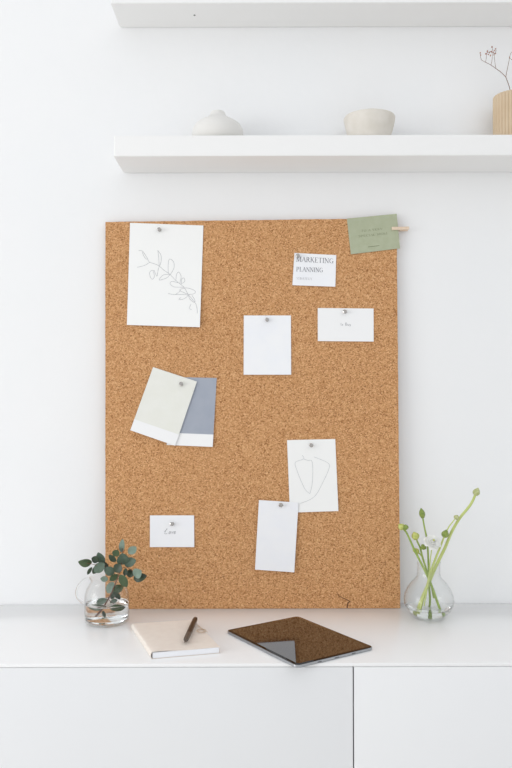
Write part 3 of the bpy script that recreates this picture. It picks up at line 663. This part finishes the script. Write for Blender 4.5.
for ring, (n, rad, L, Wd, op) in enumerate([(4, .0022, .0135, .017, 16), (5, .0030, .0160, .024, 50), (7, .0050, .0210, .029, 74), (8, .0060, .0235, .031, 92)]):
    for q in range(n):
        a = 2*math.pi*(q+.5*ring)/n; bm = bmesh.new(); nu, nv = 8, 6; V = {}
        axis = Vector((.12, -.72, .68)).normalized(); fm = frame(axis, Vector((1, 0, 0)))
        for i in range(nu+1):
            s = i/nu; w = Wd/2*(math.sin(math.pi*min(s*.82+.1, 1))**.7)
            for j in range(nv+1):
                v = j/nv*2-1; ph = R(op)*(.35+.65*s)
                rr_ = rad*.25+L*s*math.sin(ph)*.85-(.15*v*v)*L*s; zz_ = L*s*math.cos(ph)*.8+.18*L*v*v*s
                V[i, j] = bm.verts.new(fc-axis*.006+fm @ Vector((rr_*math.cos(a)-v*w*math.sin(a), rr_*math.sin(a)+v*w*math.cos(a), zz_)))
        for i in range(nu):
            for j in range(nv): bm.faces.new((V[i, j], V[i+1, j], V[i+1, j+1], V[i, j+1]))
        obj('petal', bm, M['petal'], e, angle=80)
bm = bmesh.new(); ball(bm, fc+Vector((.001, -.004, .004)), .0026, (1, 1, 1), 12, 8); obj('flower_centre', bm, M['bud_yellow'], e)['label'] = 'small yellow green flower centre'
bm = bmesh.new(); ball(bm, fc+Vector((0, .004, -.009)), .004, (1, 1, .6), 12, 8); obj('calyx', bm, M['bud'], e)

# ------------------------------------------------------------------ notebook and pen
fl = at_h(150.8, 659.4, TOP); th = R(14.0); NW, NL, NT = .1425, .205, .0145
e = bpy.data.objects.new('notebook', None); COL.objects.link(e); e.location = (fl.x, fl.y, TOP+.0003); e.rotation_euler = (0, 0, th); e.empty_display_size = .02
tag(e, 'closed notebook with a pale beige soft cover lying on the white worktop', 'notebook')
SHR = Matrix.Identity(4); SHR[0][1] = -.11      # the soft block has slid a little askew
Mn = Matrix.Translation(e.location) @ Matrix.Rotation(th, 4, 'Z') @ SHR
def lobj(name, bm, m, **kw):
    bmesh.ops.transform(bm, matrix=Mn, verts=bm.verts); return obj(name, bm, m, e, **kw)
bm = bmesh.new()                           # page block, a little wavy at the front edge
box(bm, .004, NW-.0015, .0015, NL-.0015, .0007, NT-.0022, .0004, 1); lobj('pages', bm, M['pages'], smooth=False)
bm = bmesh.new(); n = 24; tk = .0006; path = []       # cover wraps from the bottom round the spine at the left to the top
for i in range(n+1): path.append((NW*(1-i/n*.975), 0))
for i in range(1, 8): a_ = R(270-180*i/8); path.append((.0035+math.cos(a_)*.0035, (NT-tk)/2+math.sin(a_)*(NT-tk)/2))
for i in range(n+1): path.append((NW*(.025+.975*i/n), NT-tk))
rows = []
for (px_, pz) in path:
    row = []
    for jy in range(13):
        y = NL*jy/12; lift = 0
        if pz > NT*.6: lift = .0012*math.exp(-((px_-.02)/.025)**2)*(1-jy/12)**2+.0004*math.sin(px_*60)*(1-jy/12)-.0012*(px_/NW)
        row.append((px_, y, pz+lift))
    rows.append(row)
Vt = [[bm.verts.new(p) for p in r_] for r_ in rows]
for a1, b1 in zip(Vt, Vt[1:]):
    for jy in range(12): bm.faces.new((a1[jy], a1[jy+1], b1[jy+1], b1[jy]))
bmesh.ops.recalc_face_normals(bm, faces=bm.faces)
bmesh.ops.solidify(bm, geom=list(bm.faces), thickness=tk*.8)
zmin = min(v.co.z for v in bm.verts)
for v in bm.verts: v.co.z -= zmin
lobj('cover', bm, M['cover'], angle=50)
bm = bmesh.new(); hz = TOP+NT+.0009
def on_cover(v): return at_h(v[0], v[1], hz)
el = [(201.5+4.6*math.cos(a_)+.0, 630.6+1.5*math.sin(a_)) for a_ in [2*math.pi*q/16 for q in range(17)]]
ribbon(bm, el, .45, on_cover); ribbon(bm, [(197.8, 625.2), (201, 627.6), (204.5, 630.6), (208, 632.3)], .4, on_cover)
obj('cover_emblem', bm, M['gold'], e, smooth=False)['label'] = 'faint gold outlined mark on the cover'
# pen
pr = .0058; hp_ = TOP+NT+.0012+pr
p1 = at_h(185.0, 641.6, hp_); p2 = at_h(195.4, 618.8, hp_)
d = (p2-p1); LP = d.length; n_ = d.normalized(); mm = frame(n_)
e = empty('pen', p1, 'black pen with a grey grip lying across the beige notebook', 'pen')
bm = bmesh.new(); lathe(bm, [(0, .0), (.0009, .0), (.0012, .004), (.0026, .010)], p1-n_*.004, 20, mm); lathe(bm, [(.0026, .006), (pr*.85, .012), (pr*.97, .022), (pr*.97, .052), (0, .052)], p1, 20, mm); obj('grip', bm, M['pen_grip'], e)['label'] = 'dull grey grip'
bm = bmesh.new(); lathe(bm, [(0, .0522), (pr*.97, .0522), (pr, .054), (pr, LP-.008), (pr*.9, LP-.002), (pr*.6, LP), (0, LP)], p1, 20, mm); obj('barrel', bm, M['pen'], e)
bm = bmesh.new(); sd = mm @ Vector((1, 0, 0)); sd = sd if sd.x > 0 else -sd; upv = Vector((0, 0, 1))
q0 = p1+n_*(LP-.006)+sd*.0030+upv*.0035; tube(bm, [q0, q0+sd*.0018+upv*.0006, q0+sd*.0020-n_*.012, q0+sd*.0018-n_*.030, q0+sd*.0012-n_*.034], .0008, seg=8); obj('clip', bm, M['pen'], e)

# ------------------------------------------------------------------ tablet
h6 = TOP+.0063
PL, PB, PR_, PF = [at_h(x, y, h6) for x, y in ((223.6, 629.6), (300, 616.4), (375.6, 648), (295.7, 664.6))]
ux = ((PR_-PB)+(PF-PL)); ux.z = 0; ux.normalize()
uy0 = ((PB-PL)+(PR_-PF)); uy0.z = 0; uy = (uy0-ux*uy0.dot(ux)).normalized()
cen = (PL+PB+PR_+PF)/4; LX = ((PR_-PB).length+(PF-PL).length)/2; LY = ((PB-PL).length+(PR_-PF).length)/2
cen.z = TOP+.0004
mt = Matrix((ux, uy, Vector((0, 0, 1)))).transposed().to_4x4(); mt.translation = cen
e = empty('tablet', cen, 'dark tablet with a grey metal rim lying on the worktop, reflecting the cork', 'tablet')
def rrect(lx, ly, r, z, n=8):
    out = []
    for sx_, sy_, a0 in ((1, 1, 0), (-1, 1, 90), (-1, -1, 180), (1, -1, 270)):
        for q in range(n+1): a_ = R(a0+90*q/n); out.append((sx_*(lx/2-r)+r*math.cos(a_), sy_*(ly/2-r)+r*math.sin(a_), z))
    return out
def stack(bm, levels, cap=True):
    rings = [[bm.verts.new(mt @ Vector(p)) for p in lv] for lv in levels]; n = len(rings[0])
    for A_, B_ in zip(rings, rings[1:]):
        for q in range(n): bm.faces.new((A_[q], A_[(q+1) % n], B_[(q+1) % n], B_[q]))
    bm.faces.new(rings[0][::-1]); bm.faces.new(rings[-1])
CR = .0115
bm = bmesh.new(); stack(bm, [rrect(LX-.0016, LY-.0016, CR, 0), rrect(LX, LY, CR, .0007), rrect(LX, LY, CR, .0051), rrect(LX-.0008, LY-.0008, CR, .0057)]); obj('metal_case', bm, M['alu'], e)
bm = bmesh.new(); stack(bm, [rrect(LX-.0020, LY-.0020, CR-.0008, .0057), rrect(LX-.0020, LY-.0020, CR-.0008, .0060), rrect(LX-.0026, LY-.0026, CR-.0010, .0061)]); obj('bezel', bm, M['bezel'], e)
bm = bmesh.new(); BZ = .0085; stack(bm, [rrect(LX-2*BZ, LY-2*BZ, .006, .00612), rrect(LX-2*BZ, LY-2*BZ, .006, .00618)]); obj('screen', bm, M['screen'], e)
for f, w_ in ((.0, .012), (.22, .010), (-.22, .010)):
    bm = bmesh.new(); box(bm, LX/2-.0002, LX/2+.0001, f*LY-w_/2, f*LY+w_/2, .0022, .0038, m=mt)
    obj('port_slot', bm, M['port'], e, smooth=False)
bm = bmesh.new(); box(bm, LX*.10, LX*.16, -LY/2-.0004, -LY/2+.0003, .0018, .0038, .0002, 1, m=mt); obj('volume_button', bm, M['alu'], e)

# ------------------------------------------------------------------ light
w = bpy.data.worlds.new('room_light'); bpy.context.scene.world = w; w.use_nodes = True; nt = w.node_tree
bg = nt.nodes['Background']; bg.inputs[0].default_value = (.95, .972, 1.0, 1); bg.inputs[1].default_value = .85
def area(name, loc, size, size_y, target, watts, col):
    l = bpy.data.lights.new(name, 'AREA'); l.shape = 'RECTANGLE'; l.size = size; l.size_y = size_y; l.energy = watts; l.color = col
    o = bpy.data.objects.new(name, l); COL.objects.link(o); o.location = loc
    o.rotation_euler = (Vector(target)-Vector(loc)).to_track_quat('-Z', 'Y').to_euler(); return o
area('window_daylight', (WX-.15, (WY0+WY1)/2, (WZ0+WZ1)/2), WY1-WY0-.02, WZ1-WZ0-.02, (0, (WY0+WY1)/2, (WZ0+WZ1)/2), 62, (1, .995, .985))

sc = bpy.context.scene
sc.view_settings.view_transform = 'Standard'; sc.view_settings.look = 'None'; sc.view_settings.gamma = 1
sc.view_settings.use_curve_mapping = False; sc.view_settings.exposure = .16
sc.cycles.use_denoising = True; sc.cycles.max_bounces = 14; sc.cycles.transparent_max_bounces = 24; sc.cycles.transmission_bounces = 12
